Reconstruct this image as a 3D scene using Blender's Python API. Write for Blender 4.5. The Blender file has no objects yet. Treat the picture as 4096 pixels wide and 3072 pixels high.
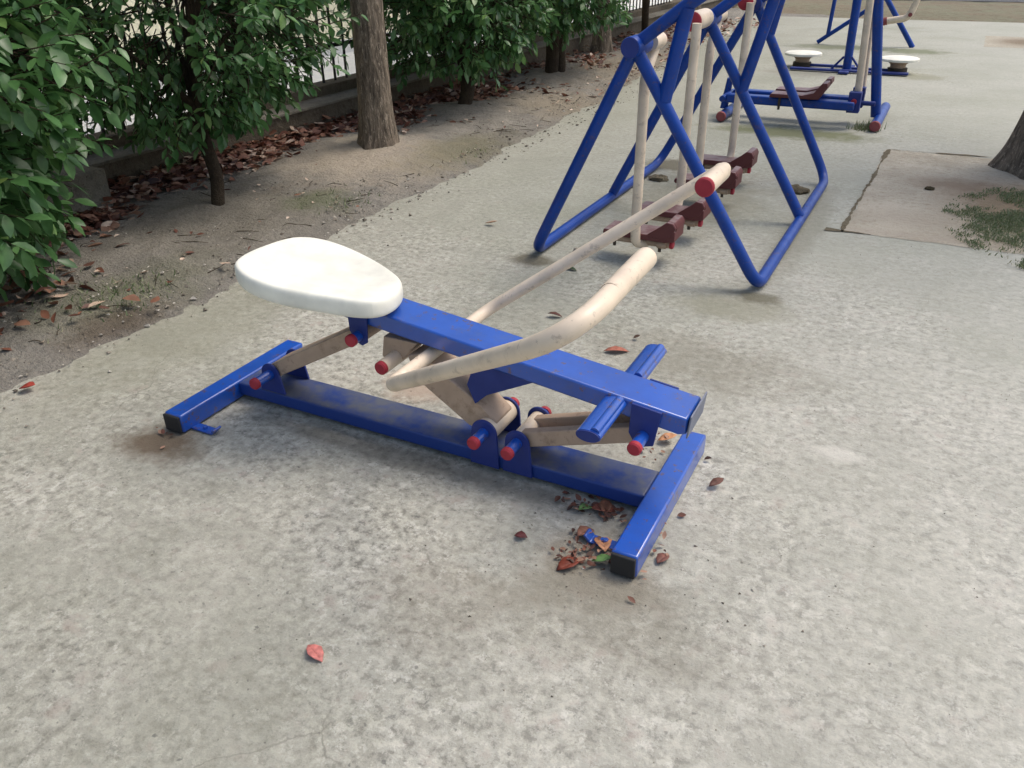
import bpy, math, random
from mathutils import Vector, Matrix, noise
R = math.radians
scene = bpy.context.scene
COL = scene.collection
# ------------------------------------------------------------------ camera, light, exposure
cd = bpy.data.cameras.new('camera'); cam = bpy.data.objects.new('camera', cd); COL.objects.link(cam)
cd.sensor_width = 36; cd.lens = 28.48; cd.clip_end = 500; cd.clip_start = .05
cam.matrix_world = (Matrix.Translation((0, 0, 1.35)) @ Matrix.Rotation(R(27.5), 4, 'Z')
                    @ Matrix.Rotation(R(61), 4, 'X') @ Matrix.Rotation(R(-0.8), 4, 'Z'))
scene.camera = cam
SUN_EL, SUN_AZ = 60, 48            # azimuth measured from +Y towards +X
w = bpy.data.worlds.new('World'); scene.world = w; w.use_nodes = True
nt = w.node_tree; bg = nt.nodes['Background']; sky = nt.nodes.new('ShaderNodeTexSky')
sky.sky_type = 'NISHITA'; sky.sun_disc = False; sky.sun_elevation = R(SUN_EL); sky.sun_rotation = R(SUN_AZ)
sky.air_density = 1.0; sky.dust_density = 4.0; sky.ozone_density = 0.6
nt.links.new(sky.outputs[0], bg.inputs[0]); bg.inputs[1].default_value = .13
sl = bpy.data.lights.new('sun', 'SUN'); sun = bpy.data.objects.new('sun', sl); COL.objects.link(sun)
sl.energy = 1.0; sl.angle = R(26); sl.color = (1, .95, .88)
sd = Vector((math.sin(R(SUN_AZ))*math.cos(R(SUN_EL)), math.cos(R(SUN_AZ))*math.cos(R(SUN_EL)), math.sin(R(SUN_EL))))
sun.rotation_euler = sd.to_track_quat('Z', 'Y').to_euler()
scene.view_settings.view_transform = 'Standard'; scene.view_settings.look = 'None'
scene.view_settings.exposure = 0.66; scene.view_settings.gamma = 1
scene.render.engine = 'CYCLES'

# ------------------------------------------------------------------ materials
def lin(r, g, b):
    f = lambda c: (c/255/12.92 if c/255 <= .04045 else ((c/255+.055)/1.055)**2.4)
    return (f(r), f(g), f(b), 1)
class NM:
    def __init__(s, name, rough=.6, spec=.5):
        s.m = bpy.data.materials.new(name); s.m.use_nodes = True; s.t = s.m.node_tree
        s.b = s.t.nodes['Principled BSDF']; s.b.inputs['Roughness'].default_value = rough
        s.b.inputs['Specular IOR Level'].default_value = spec
        s.tc = s.n('ShaderNodeTexCoord'); s.co = s.tc.outputs['Object']
        s.geo = s.n('ShaderNodeNewGeometry').outputs['Position']
    def n(s, t, **k):
        x = s.t.nodes.new(t)
        for a, v in k.items(): setattr(x, a, v)
        return x
    def l(s, a, b): s.t.links.new(a, b)
    def noise(s, scale, detail=4, rough=.55, co=None, dist=0):
        x = s.n('ShaderNodeTexNoise'); x.inputs['Scale'].default_value = scale
        x.inputs['Detail'].default_value = detail; x.inputs['Roughness'].default_value = rough
        x.inputs['Distortion'].default_value = dist; s.l(co or s.co, x.inputs['Vector']); return x.outputs[0]
    def ramp(s, f, a, b):
        x = s.n('ShaderNodeMapRange'); x.inputs[1].default_value = a; x.inputs[2].default_value = b
        x.clamp = True; s.l(f, x.inputs[0]); return x.outputs[0]
    def math(s, op, a, b):
        x = s.n('ShaderNodeMath', operation=op)
        for i, v in enumerate((a, b)):
            if isinstance(v, (int, float)): x.inputs[i].default_value = v
            else: s.l(v, x.inputs[i])
        return x.outputs[0]
    def mix(s, f, a, b):
        x = s.n('ShaderNodeMix', data_type='RGBA')
        for i, v in ((0, f), (6, a), (7, b)):
            if isinstance(v, (int, float)): x.inputs[i].default_value = v
            elif isinstance(v, tuple): x.inputs[i].default_value = v
            else: s.l(v, x.inputs[i])
        return x.outputs[2]
    def bump(s, h, strength=.3, dist=.01):
        x = s.n('ShaderNodeBump'); x.inputs['Strength'].default_value = strength
        x.inputs['Distance'].default_value = dist; s.l(h, x.inputs['Height']); s.l(x.outputs[0], s.b.inputs['Normal'])
    def col(s, c):
        if isinstance(c, tuple): s.b.inputs['Base Color'].default_value = c
        else: s.l(c, s.b.inputs['Base Color'])
    def ell(s, cx, cy, rx, ry, soft=.5, ns=None):
        """0..1 mask of an irregular elliptical patch on the ground (world metres)"""
        sx = s.n('ShaderNodeSeparateXYZ'); s.l(s.geo, sx.inputs[0])
        dx = s.math('DIVIDE', s.math('SUBTRACT', sx.outputs[0], cx), rx)
        dy = s.math('DIVIDE', s.math('SUBTRACT', sx.outputs[1], cy), ry)
        d = s.math('SQRT', s.math('ADD', s.math('MULTIPLY', dx, dx), s.math('MULTIPLY', dy, dy)), 0)
        d = s.math('ADD', d, s.math('MULTIPLY', s.math('SUBTRACT', ns, .5), 1.6))
        return s.ramp(d, 1.0, 1.0-soft)

def paint(name, c, rough=.35, dirt=None, bump=.05, wear=.0, coat=0):
    k = NM(name, rough)
    a = k.noise(9, 5, co=k.geo); b = k.noise(60, 3, co=k.geo)
    dk = tuple(x*.72 for x in c[:3])+(1,)
    cc = k.mix(k.ramp(a, .35, .75), c, dk)
    if dirt:
        cc = k.mix(k.math('MULTIPLY', k.ramp(k.noise(14, 8, .7, co=k.geo), .56, .72), dirt[3]), cc, dirt[:3]+(1,))
    if wear:
        cc = k.mix(k.math('MULTIPLY', k.ramp(k.noise(30, 8, .75, co=k.geo), .585, .60), wear), cc, k.mix(k.ramp(b, .4, .6), lin(128, 120, 118), lin(92, 66, 52)))
    k.col(cc); k.bump(b, bump, .004)
    rr = k.n('ShaderNodeMapRange'); rr.inputs[3].default_value = rough*.8; rr.inputs[4].default_value = min(1, rough*1.7)
    k.l(a, rr.inputs[0]); k.l(rr.outputs[0], k.b.inputs['Roughness'])
    if coat: k.b.inputs['Coat Weight'].default_value = coat; k.b.inputs['Coat Roughness'].default_value = .2; k.b.inputs['Coat IOR'].default_value = 1.6
    return k.m
BLUE_C = (.005, .078, .43, 1)
M_blue = paint('blue_gloss_paint', BLUE_C, .34, lin(70, 80, 105)[:3]+(.4,), .06, .7, .75)
M_bluetube = paint('blue_tube_paint', (.003, .050, .30, 1), .34, lin(60, 70, 90)[:3]+(.3,), .05, .35, .12)
M_bluetube.node_tree.nodes['Principled BSDF'].inputs['Specular IOR Level'].default_value = .28
M_bluedirty = paint('blue_paint_dusty', (.010, .055, .30, 1), .5, lin(112, 112, 112)[:3]+(.85,), .08, .5)
def dusty_top():
    k = NM('blue_paint_dusty_top', .5)
    nz = k.noise(11, 6, .65, co=k.geo)
    g = k.n('ShaderNodeNewGeometry'); sx = k.n('ShaderNodeSeparateXYZ'); k.l(g.outputs['Normal'], sx.inputs[0])
    up = k.ramp(sx.outputs[2], .5, .9)
    f = k.math('MULTIPLY', up, k.ramp(nz, .34, .62))
    k.col(k.mix(k.math('MULTIPLY', f, .85), (.004, .034, .20, 1), lin(96, 98, 100)))
    k.bump(k.noise(70, 3, co=k.geo), .08, .004)
    return k.m
M_bluebeam = dusty_top()
M_navy = paint('dark_blue_plate', (.010, .030, .20, 1), .45)
M_beige = paint('cream_paint', (.80, .665, .50, 1), .34, lin(150, 125, 100)[:3]+(.35,), .05, .25)
M_tan = paint('tan_steel_link', (.47, .34, .24, 1), .45, lin(120, 95, 70)[:3]+(.6,), .05, .3)
M_seat = paint('white_plastic_seat', (.90, .88, .75, 1), .42, None, .03)
M_red = paint('red_plastic_cap', (.40, .028, .045, 1), .55, None, .03)
M_fadedred = paint('faded_red_cap', (.28, .07, .07, 1), .6)
M_black = paint('black_rubber_cap', (.018, .018, .018, 1), .6)
def maroon():
    k = NM('maroon_plastic_pedal', .5); g = k.n('ShaderNodeNewGeometry'); q = k.n('ShaderNodeSeparateXYZ'); k.l(g.outputs['Normal'], q.inputs[0])
    k.col(k.mix(k.math('MULTIPLY', k.ramp(q.outputs[2], .75, .97), k.ramp(k.noise(18, 5, .65, co=k.geo), .3, .55)), (.115, .026, .026, 1), lin(128, 108, 106)))
    k.bump(k.noise(80, 3, co=k.geo), .1, .003); return k.m
M_maroon = maroon()
M_bolt = paint('rusty_bolt_steel', (.06, .045, .03, 1), .6)
M_plate = paint('grey_scuffed_plate', lin(120, 125, 140), .5)
M_iron = paint('black_iron', (.012, .012, .015, 1), .45)

def concrete():
    k = NM('weathered_concrete', .88, .3)
    med = k.noise(13, 5, .6, co=k.geo, dist=.3); fine = k.noise(36, 9, .72, co=k.geo); big = k.noise(.9, 5, .6, co=k.geo)
    spk = k.noise(75, 3, .6, co=k.geo); sn = k.noise(6, 6, .7, co=k.geo)
    sx = k.n('ShaderNodeSeparateXYZ'); k.l(k.geo, sx.inputs[0])
    mid = lin(155, 153, 141); lt = lin(190, 188, 174); dk = lin(108, 106, 97)
    c = k.mix(k.ramp(med, .38, .64), mid, lin(170, 169, 158))
    c = k.mix(k.math('MULTIPLY', k.ramp(k.noise(3.2, 5, .6, co=k.geo), .5, .72), .5), c, lin(178, 174, 162))
    c = k.mix(k.math('MULTIPLY', k.ramp(fine, .515, .575), .85), c, lt)
    c = k.mix(k.math('MULTIPLY', k.ramp(fine, .475, .40), .8), c, dk)
    c = k.mix(k.math('MULTIPLY', k.ramp(k.noise(21, 9, .78, co=k.geo), .545, .60), .65), c, lin(214, 212, 200))
    c = k.mix(k.math('MULTIPLY', k.ramp(k.noise(13, 4, .6, co=k.geo), .58, .70), .5), c, lin(160, 142, 132))
    c = k.mix(k.math('MULTIPLY', k.ramp(spk, .68, .76), .6), c, lin(80, 80, 76))
    c = k.mix(k.math('MULTIPLY', k.ramp(k.noise(17, 9, .8, co=k.geo), .585, .63), .7), c, lin(88, 90, 86))
    c = k.mix(k.math('MULTIPLY', k.ramp(big, .48, .66), .4), c, lin(132, 134, 114))       # algae film
    vo = k.n('ShaderNodeTexVoronoi', feature='DISTANCE_TO_EDGE'); vo.inputs['Scale'].default_value = 1.3
    va = k.n('ShaderNodeVectorMath', operation='ADD'); k.l(k.geo, va.inputs[0])
    nv = k.n('ShaderNodeTexNoise'); nv.inputs['Scale'].default_value = 3; nv.inputs['Detail'].default_value = 6; k.l(k.geo, nv.inputs['Vector'])
    vm = k.n('ShaderNodeVectorMath', operation='SCALE'); vm.inputs['Scale'].default_value = .5; k.l(nv.outputs['Color'], vm.inputs[0]); k.l(vm.outputs[0], va.inputs[1]); k.l(va.outputs[0], vo.inputs['Vector'])
    ck = k.math('MULTIPLY', k.ramp(vo.outputs['Distance'], .006, .001), k.ramp(k.noise(1.1, 3, co=k.geo), .52, .60))
    c = k.mix(k.math('MULTIPLY', ck, .55), c, lin(84, 80, 72))
    calm = k.mix(k.ramp(k.noise(5, 4, .6, co=k.geo), .4, .6), lin(158, 157, 145), lin(174, 172, 160))
    c = k.mix(k.math('ADD', k.math('MULTIPLY', k.ramp(k.noise(1.7, 5, .65, co=k.geo), .40, .62), .42), .06), c, calm)
    c = k.mix(k.math('MULTIPLY', k.ramp(k.noise(1.25, 6, .7, co=k.geo, dist=.5), .47, .60), .38), c, lin(132, 132, 119))
    c = k.mix(k.math('MULTIPLY', k.ramp(k.noise(60, 2, .5, co=k.geo), .68, .74), .6), c, lin(84, 84, 80))
    # lighter towards the right: open-sky brightness painted into the concrete colour
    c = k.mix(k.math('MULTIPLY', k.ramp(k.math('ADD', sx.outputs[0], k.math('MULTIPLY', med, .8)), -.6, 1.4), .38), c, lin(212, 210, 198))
    # older trowelled, smoother concrete near the planting strip and beyond the walker
    farx = k.ramp(k.math('ADD', sx.outputs[1], k.math('MULTIPLY', big, 2)), 3.6, 5.4)
    c = k.mix(k.math('MULTIPLY', farx, .5), c, k.mix(k.ramp(big, .35, .7), lin(164, 165, 152), lin(146, 149, 132)))
    lf = k.ramp(k.math('ADD', sx.outputs[0], k.math('MULTIPLY', sn, .8)), -1.2, -2.6)
    c = k.mix(k.math('MULTIPLY', lf, .3), c, lin(128, 126, 110))
    # stains; dirt by walker feet and base beam also paints in contact shade: (cx, cy, rx, ry, colour, strength)
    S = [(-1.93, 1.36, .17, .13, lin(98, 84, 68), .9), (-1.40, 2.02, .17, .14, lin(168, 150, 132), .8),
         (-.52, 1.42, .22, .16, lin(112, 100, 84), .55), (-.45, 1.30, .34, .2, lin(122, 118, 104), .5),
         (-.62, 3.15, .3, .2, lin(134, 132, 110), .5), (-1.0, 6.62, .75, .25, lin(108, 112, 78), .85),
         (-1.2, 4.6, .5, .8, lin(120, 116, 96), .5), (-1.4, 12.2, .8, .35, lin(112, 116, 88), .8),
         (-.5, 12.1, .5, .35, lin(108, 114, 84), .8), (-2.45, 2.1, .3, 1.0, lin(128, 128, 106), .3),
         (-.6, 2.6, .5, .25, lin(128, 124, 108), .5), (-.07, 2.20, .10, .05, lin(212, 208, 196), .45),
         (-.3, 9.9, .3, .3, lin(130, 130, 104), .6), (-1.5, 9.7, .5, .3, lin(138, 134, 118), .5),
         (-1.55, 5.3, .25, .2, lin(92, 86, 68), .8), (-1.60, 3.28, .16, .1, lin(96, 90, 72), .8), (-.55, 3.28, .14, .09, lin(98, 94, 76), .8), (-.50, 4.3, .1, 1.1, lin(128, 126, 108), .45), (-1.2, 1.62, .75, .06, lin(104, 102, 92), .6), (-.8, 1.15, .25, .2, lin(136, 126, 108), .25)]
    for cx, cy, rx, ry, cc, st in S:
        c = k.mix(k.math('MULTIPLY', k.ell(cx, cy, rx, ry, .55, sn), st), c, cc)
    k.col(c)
    h = k.math('ADD', k.math('MULTIPLY', fine, .7), k.math('MULTIPLY', k.noise(150, 4, .7, co=k.geo), .35))
    k.bump(h, .7, .010); return k.m
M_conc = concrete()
def soilmat(name, a, b, c3, sc=1):
    k = NM(name, .95, .2)
    n1 = k.noise(4*sc, 6, .65, co=k.geo); n2 = k.noise(26*sc, 6, .7, co=k.geo); n3 = k.noise(90*sc, 3, co=k.geo)
    c = k.mix(k.ramp(n1, .35, .65), a, b)
    c = k.mix(k.math('MULTIPLY', k.ramp(n2, .5, .7), .7), c, c3)
    c = k.mix(k.math('MULTIPLY', k.ramp(n3, .62, .72), .5), c, (.02, .016, .012, 1))
    k.col(c); k.bump(k.math('ADD', n2, k.math('MULTIPLY', n3, .4)), .95, .03); return k.m, k
def soil():
    m, k = soilmat('packed_soil', lin(128, 124, 116), lin(148, 143, 132), lin(104, 100, 92))
    old = k.b.inputs['Base Color'].links[0].from_socket
    sn = k.noise(5, 6, .7, co=k.geo)
    c = old
    for cx, cy, rx, ry, cc, st in [(-3.4, 4.4, .8, .8, lin(176, 164, 146), .85), (-2.95, 6.9, .5, .8, lin(146, 136, 116), .6),
        (-3.2, 6.9, .6, .7, lin(150, 140, 122), .6), (-2.95, 2.1, .35, .6, lin(108, 110, 88), .6), (-2.95, 5.0, .35, .9, lin(118, 114, 86), .6),
        (-3.3, 3.1, .8, .8, lin(118, 112, 98), .5), (-3.1, 3.55, .3, .3, lin(84, 96, 56), .5), (-3.2, 9.5, 1, 2, lin(146, 134, 114), .6),
        (-2.75, 1.9, .15, .35, lin(86, 70, 58), .6)]:
        c = k.mix(k.math('MULTIPLY', k.ell(cx, cy, rx, ry, .7, sn), st), c, cc)
    k.col(c); return m
M_soil = soil()
def sandy():
    m, k = soilmat('sandy_fill', lin(182, 175, 158), lin(162, 155, 138), lin(142, 130, 112))
    c = k.b.inputs['Base Color'].links[0].from_socket; sn = k.noise(4, 7, .75, co=k.geo)
    for cx, cy, rx, ry, cc, st in [(.80, 4.95, .62, .8, lin(104, 112, 78), .95), (.45, 5.25, .5, .7, lin(124, 108, 88), .85), (.15, 5.5, .35, .25, lin(128, 112, 94), .75), (.0, 4.7, .3, .2, lin(150, 140, 122), .6),
        (.2, 4.40, 1.2, .08, lin(160, 150, 134), .5), (.6, 4.5, .7, .16, lin(140, 126, 108), .4), (-.1, 4.7, .25, .3, lin(180, 172, 156), .4), (.8, 13.6, .5, .6, lin(120, 104, 84), .8)]:
        c = k.mix(k.math('MULTIPLY', k.ell(cx, cy, rx, ry, .7, sn), st), c, cc)
    k.col(c); k.t.nodes['Bump'].inputs['Strength'].default_value = .45; return m
M_sand = sandy()
M_sand2 = M_sand
M_dark = soilmat('dark_joint_dirt', lin(70, 62, 46), lin(86, 78, 58), lin(52, 44, 34))[0]
M_joint = soilmat('joint_dirt', lin(112, 102, 82), lin(124, 116, 96), lin(88, 76, 60))[0]
M_verge = soilmat('verge_earth', lin(124, 112, 94), lin(122, 122, 100), lin(98, 86, 70), .3)[0]
M_asph = soilmat('grey_asphalt', lin(98, 100, 102), lin(110, 112, 112), lin(84, 86, 88))[0]
M_pave = soilmat('pale_paving', lin(214, 216, 216), lin(224, 225, 220), lin(196, 198, 196))[0]
M_kerb = soilmat('rough_grey_concrete', lin(118, 113, 102), lin(134, 130, 118), lin(92, 88, 78))[0]
M_ledge = soilmat('kerb_render', lin(96, 88, 76), lin(112, 104, 90), lin(70, 62, 52))[0]
M_wall = soilmat('cream_render', lin(236, 232, 204), lin(228, 226, 200), lin(220, 214, 190), .3)[0]
def bark():
    k = NM('grey_brown_bark', .9, .25)
    mp = k.n('ShaderNodeMapping'); mp.inputs['Scale'].default_value = (1, 1, .22); k.l(k.geo, mp.inputs[0])
    v = mp.outputs[0]
    a = k.noise(22, 8, .75, co=v, dist=.8); b = k.noise(75, 6, .75, co=v)
    c = k.mix(k.ramp(a, .38, .62), lin(82, 74, 64), lin(146, 132, 114))
    c = k.mix(k.math('MULTIPLY', k.ramp(b, .56, .62), .85), c, lin(186, 172, 152))
    c = k.mix(k.math('MULTIPLY', k.ramp(b, .42, .34), .7), c, lin(46, 38, 32))
    k.col(c); k.bump(k.math('ADD', a, k.math('MULTIPLY', b, .5)), .9, .03); return k.m
M_bark = bark()
M_stem = soilmat('dark_shrub_bark', lin(62, 52, 42), lin(80, 70, 56), lin(44, 38, 32), 2)[0]
def leafmat(name, cols, rough=.38, tr=.25):
    k = NM(name, rough, .5)
    oi = k.n('ShaderNodeAttribute'); oi.attribute_name = 'lv'
    cr = k.n('ShaderNodeValToRGB'); e = cr.color_ramp.elements
    e[0].color = cols[0]; e[1].color = cols[-1]
    for i, c in enumerate(cols[1:-1]):
        q = e.new((i+1)/(len(cols)-1)); q.color = c
    k.l(oi.outputs['Fac'], cr.inputs[0])
    n = k.noise(40, 3, co=k.geo)
    c = k.mix(k.math('MULTIPLY', k.ramp(n, .4, .7), .35), cr.outputs[0], tuple(x*.5 for x in cols[0][:3])+(1,))
    k.col(c)
    tl = k.n('ShaderNodeBsdfTranslucent'); k.l(cr.outputs[0], tl.inputs[0])
    mx = k.n('ShaderNodeMixShader'); mx.inputs[0].default_value = tr
    k.l(k.b.outputs[0], mx.inputs[1]); k.l(tl.outputs[0], mx.inputs[2])
    k.l(mx.outputs[0], k.t.nodes['Material Output'].inputs[0]); return k.m
M_leaf = leafmat('glossy_green_leaf', [(.030, .080, .022, 1), (.062, .155, .045, 1), (.11, .24, .080, 1), (.20, .31, .08, 1)])
M_canopy = leafmat('canopy_leaf', [(.02, .06, .02, 1), (.05, .12, .03, 1)])
M_litter = leafmat('dry_leaf', [lin(72, 48, 38), lin(112, 68, 52), lin(140, 96, 74), lin(174, 138, 114), lin(224, 202, 180)], .6, .1)
M_grit = leafmat('grit', [lin(80, 72, 62), lin(120, 112, 100), lin(150, 142, 128), lin(196, 190, 178)], .9, 0)
M_grass = leafmat('grass_blade', [(.12, .165, .07, 1), (.18, .24, .11, 1), (.32, .30, .19, 1)], .6)

# ------------------------------------------------------------------ mesh helpers
class MB:
    def __init__(s): s.v = []; s.f = []; s.a = []
    def add(s, vs, fs, val=None):
        o = len(s.v); s.v += [tuple(p) for p in vs]; s.f += [tuple(i+o for i in f) for f in fs]
        if val is not None: s.a += [val]*len(fs)
        return s
    def box(s, x0, x1, y0, y1, z0, z1):
        return s.add([(x0,y0,z0),(x1,y0,z0),(x1,y1,z0),(x0,y1,z0),(x0,y0,z1),(x1,y0,z1),(x1,y1,z1),(x0,y1,z1)],
            [(0,3,2,1),(4,5,6,7),(0,1,5,4),(1,2,6,5),(2,3,7,6),(3,0,4,7)])
    def prism(s, poly, y0, y1):
        """polygon in x,z extruded along y"""
        a = sum(poly[i][0]*poly[(i+1) % len(poly)][1]-poly[(i+1) % len(poly)][0]*poly[i][1] for i in range(len(poly)))
        if a < 0: poly = poly[::-1]
        n = len(poly)
        return s.add([(x, y0, z) for x, z in poly]+[(x, y1, z) for x, z in poly],
            [tuple(range(n)), tuple(range(2*n-1, n-1, -1))]+[(i, i+n, (i+1) % n+n, (i+1) % n) for i in range(n)])
    def bar(s, p, q, h, y0, y1, ext=0):
        """rectangular link between p and q (x,z), height h, from y0 to y1"""
        p = Vector(p); q = Vector(q); d = (q-p).normalized(); n = Vector((-d.y, d.x))*h/2
        p = p-d*ext; q = q+d*ext
        return s.prism([tuple(p-n), tuple(q-n), tuple(q+n), tuple(p+n)], y0, y1)
    def tube(s, pts, r, seg=14, sy=1, radii=None, cap=True):
        pts = [Vector(p) for p in pts]; n = len(pts); rings = []
        t0 = (pts[1]-pts[0]).normalized()
        up = Vector((0, 0, 1)) if abs(t0.z) < .9 else Vector((1, 0, 0))
        u = t0.cross(up).normalized()
        for i, p in enumerate(pts):
            a = (pts[i]-pts[i-1]).normalized() if i else t0
            b = (pts[i+1]-pts[i]).normalized() if i < n-1 else a
            t = (a+b).normalized(); u = (u-t*u.dot(t)).normalized(); v = t.cross(u)
            rr = radii[i] if radii else r
            rings.append([p+(u*math.cos(2*math.pi*k/seg)+v*sy*math.sin(2*math.pi*k/seg))*rr for k in range(seg)])
        vs = [q for g in rings for q in g]; fs = []
        for i in range(n-1):
            for k in range(seg):
                fs.append((i*seg+k, i*seg+(k+1) % seg, (i+1)*seg+(k+1) % seg, (i+1)*seg+k))
        if cap: fs += [tuple(range(seg-1, -1, -1)), tuple((n-1)*seg+k for k in range(seg))]
        return s.add(vs, fs)
    def cyl(s, p, q, r, seg=20): return s.tube([p, q], r, seg)
    def build(s, name, mat, parent=None, bevel=0, smooth=True, loc=None):
        o0 = Vector(loc) if loc is not None else Vector((0, 0, 0))
        if parent is not None: o0 = wloc(parent)
        me = bpy.data.meshes.new(name)
        me.from_pydata([(x-o0.x, y-o0.y, z-o0.z) for x, y, z in s.v], [], s.f)
        if s.a:
            at = me.attributes.new('lv', 'FLOAT', 'FACE'); at.data.foreach_set('value', s.a)
        me.materials.append(mat)
        if smooth:
            me.polygons.foreach_set('use_smooth', [True]*len(me.polygons))
            try: me.set_sharp_from_angle(angle=R(38))
            except Exception: pass
        ob = bpy.data.objects.new(name, me); COL.objects.link(ob)
        if parent is not None: ob.parent = parent
        elif loc is not None: ob.location = loc
        if bevel:
            b = ob.modifiers.new('bevel', 'BEVEL'); b.width = bevel; b.segments = 2; b.limit_method = 'ANGLE'; b.angle_limit = R(40)
        return ob
def wloc(o):
    v = Vector(o.location)
    while o.parent is not None: o = o.parent; v += Vector(o.location)
    return v
def tag(o, label=None, cat=None, group=None, kind=None):
    if label: o['label'] = label
    if cat: o['category'] = cat
    if group: o['group'] = group
    if kind: o['kind'] = kind
    return o
def thing(name, loc, label, cat, group=None):
    o = bpy.data.objects.new(name, None); COL.objects.link(o); o.location = loc; o.empty_display_size = .1
    return tag(o, label, cat, group)
def fil(pts, rad, n=7):
    """polyline with rounded corners"""
    pts = [Vector(p) for p in pts]; out = [pts[0]]
    for i in range(1, len(pts)-1):
        r = rad[i-1] if isinstance(rad, (list, tuple)) else rad
        a = (pts[i-1]-pts[i]); b = (pts[i+1]-pts[i]); r = min(r, a.length*.48, b.length*.48)
        p, q = pts[i]+a.normalized()*r, pts[i]+b.normalized()*r
        for k in range(n+1):
            t = k/n; out.append(p*(1-t)**2+pts[i]*2*t*(1-t)+q*t*t)
    out.append(pts[-1]); return out
def nz(x, y, z=0, s=1): return noise.noise(Vector((x*s, y*s, z*s)))

# ------------------------------------------------------------------ the setting
def sheet(name, x0, x1, y0, y1, z, mat, n=1):
    m = MB(); m.add([(x0, y0, z), (x1, y0, z), (x1, y1, z), (x0, y1, z)], [(0, 1, 2, 3)])
    return tag(m.build(name, mat, smooth=False), kind='structure')
sheet('ground', -60, 60, -60, 90, -.06, M_verge)
def slabsheet():
    m = MB(); xs, ys = [-4.2, 7], [-6]+[i for i in range(-4, 17)]
    vs = [(x, y if y < 16 else 16.6+nz(x, 3, 0, 1)*.3, 0) for y in ys for x in xs]
    for i in range(len(ys)-1): m.f.append((i*2, i*2+1, i*2+3, i*2+2))
    m.v = vs
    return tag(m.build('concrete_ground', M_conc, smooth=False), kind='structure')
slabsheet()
def vergesheet():
    m = MB(); nx, ny = 60, 24
    for j in range(ny+1):
        for i in range(nx+1):
            x = -7+14*i/nx; y = 15.6+4.8*j/ny
            e = 17.2-.75*(x+1)*.55 + nz(x, 7, 0, .7)*.35
            m.v.append((x, y, min(.05, (y-e)*.08)+nz(x, y, 0, 2)*.02))
    for j in range(ny):
        for i in range(nx): a = j*(nx+1)+i; m.f.append((a, a+1, a+nx+2, a+nx+1))
    return tag(m.build('verge', M_verge), kind='structure')
vergesheet()
sheet('road', -30, 30, 20.4, 32, .06, M_asph)
sheet('pavement', -8.2, -4.6, -6, 30, .02, M_pave)
def soilsheet():
    m = MB(); x0, x1, y0, y1 = -4.5, -2.2, -1.5, 17.5; dx = .025
    nx = int((x1-x0)/dx); ny = int((y1-y0)/.04)
    for j in range(ny+1):
        y = y0+(y1-y0)*j/ny
        e = -2.66-.035*max(0, y-2.2)+nz(0, y, 1.3, 1.6)*.07+nz(3, y, 0, 6)*.03+nz(7, y, 0, 17)*.022
        if y > 6.9: e -= (y-6.9)*.05
        for i in range(nx+1):
            x = x0+(x1-x0)*i/nx
            e2 = e+nz(x, y, 4, 9)*.045+nz(x, y, 2, 28)*.02
            d = e2-x
            z = max(-.03, min(.035, d*.16))+ (nz(x, y, 0, 2.2)*.022+nz(x, y, 5, 8)*.014+nz(x, y, 5, 25)*.006)*max(0, min(1, d*5))
            for (tx, ty, h, s) in ((-3.45, 4.67, .07, .5), (-3.50, 3.20, .03, .3), (-3.69, 6.27, .05, .35), (-3.8, 8.3, .05, .4)):
                z += h*math.exp(-((x-tx)**2+(y-ty)**2)/s**2)
            m.v.append((x, y, z))
    for j in range(ny):
        for i in range(nx): a = j*(nx+1)+i; m.f.append((a, a+1, a+nx+2, a+nx+1))
    return tag(m.build('soil_bed', M_soil), kind='structure')
soilsheet()
# tree pit at the right: sandy fill and dirt filled joints
def pit(name, x0, x1, y0, y1, mat, z):
    m = MB(); n = 40; pts = []
    for (ax, ay, bx, by) in ((x0, y0, x1, y0), (x1, y0, x1, y1), (x1, y1, x0+.02, y1), (x0+.02, y1, x0, y0)):
        for i in range(n):
            t = i/n; x = ax+(bx-ax)*t; y = ay+(by-ay)*t
            pts.append((x+nz(x, y, 0, 7)*.02, y+nz(x, y, 3, 7)*.02, z))
    m.add(pts, [tuple(range(len(pts)))]); return tag(m.build(name, mat, smooth=False), kind='structure')
pit('tree_pit', -.33, 2.2, 4.33, 6.33, M_sand, .0015)
def joint(pts, w0):
    m = MB(); L = []
    for (ax, ay), (bx, by) in zip(pts[:-1], pts[1:]):
        n = int(math.hypot(bx-ax, by-ay)/.02)
        d = Vector((bx-ax, by-ay)).normalized(); q = Vector((-d.y, d.x))
        for i in range(n+1):
            t = i/n; x = ax+(bx-ax)*t; y = ay+(by-ay)*t
            ww = max(.002, w0*(.55+1.6*nz(x, y, 2, 3))+nz(x, y, 0, 22)*.012); c = nz(x, y, 9, 5)*.012
            L.append(((x+q.x*(c-ww), y+q.y*(c-ww), .004), (x+q.x*(c+ww), y+q.y*(c+ww), .004)))
    for a, b in L: m.v += [a, b]
    for i in range(len(L)-1): m.f.append((2*i, 2*i+2, 2*i+3, 2*i+1))
    return m
j = joint([(-.34, 4.32), (-.29, 6.33)], .011); j2 = joint([(-.29, 6.33), (.35, 6.36)], .011); j3 = joint([(-.42, 4.34), (-.2, 4.33)], .022)
j.add(j2.v, j2.f); j.add(j3.v, j3.f)
tag(j.build('joint_dirt', M_joint, smooth=False), kind='structure')
pit('far_tree_pit', .28, 1.4, 12.9, 14.3, M_sand2, .002)

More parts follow.
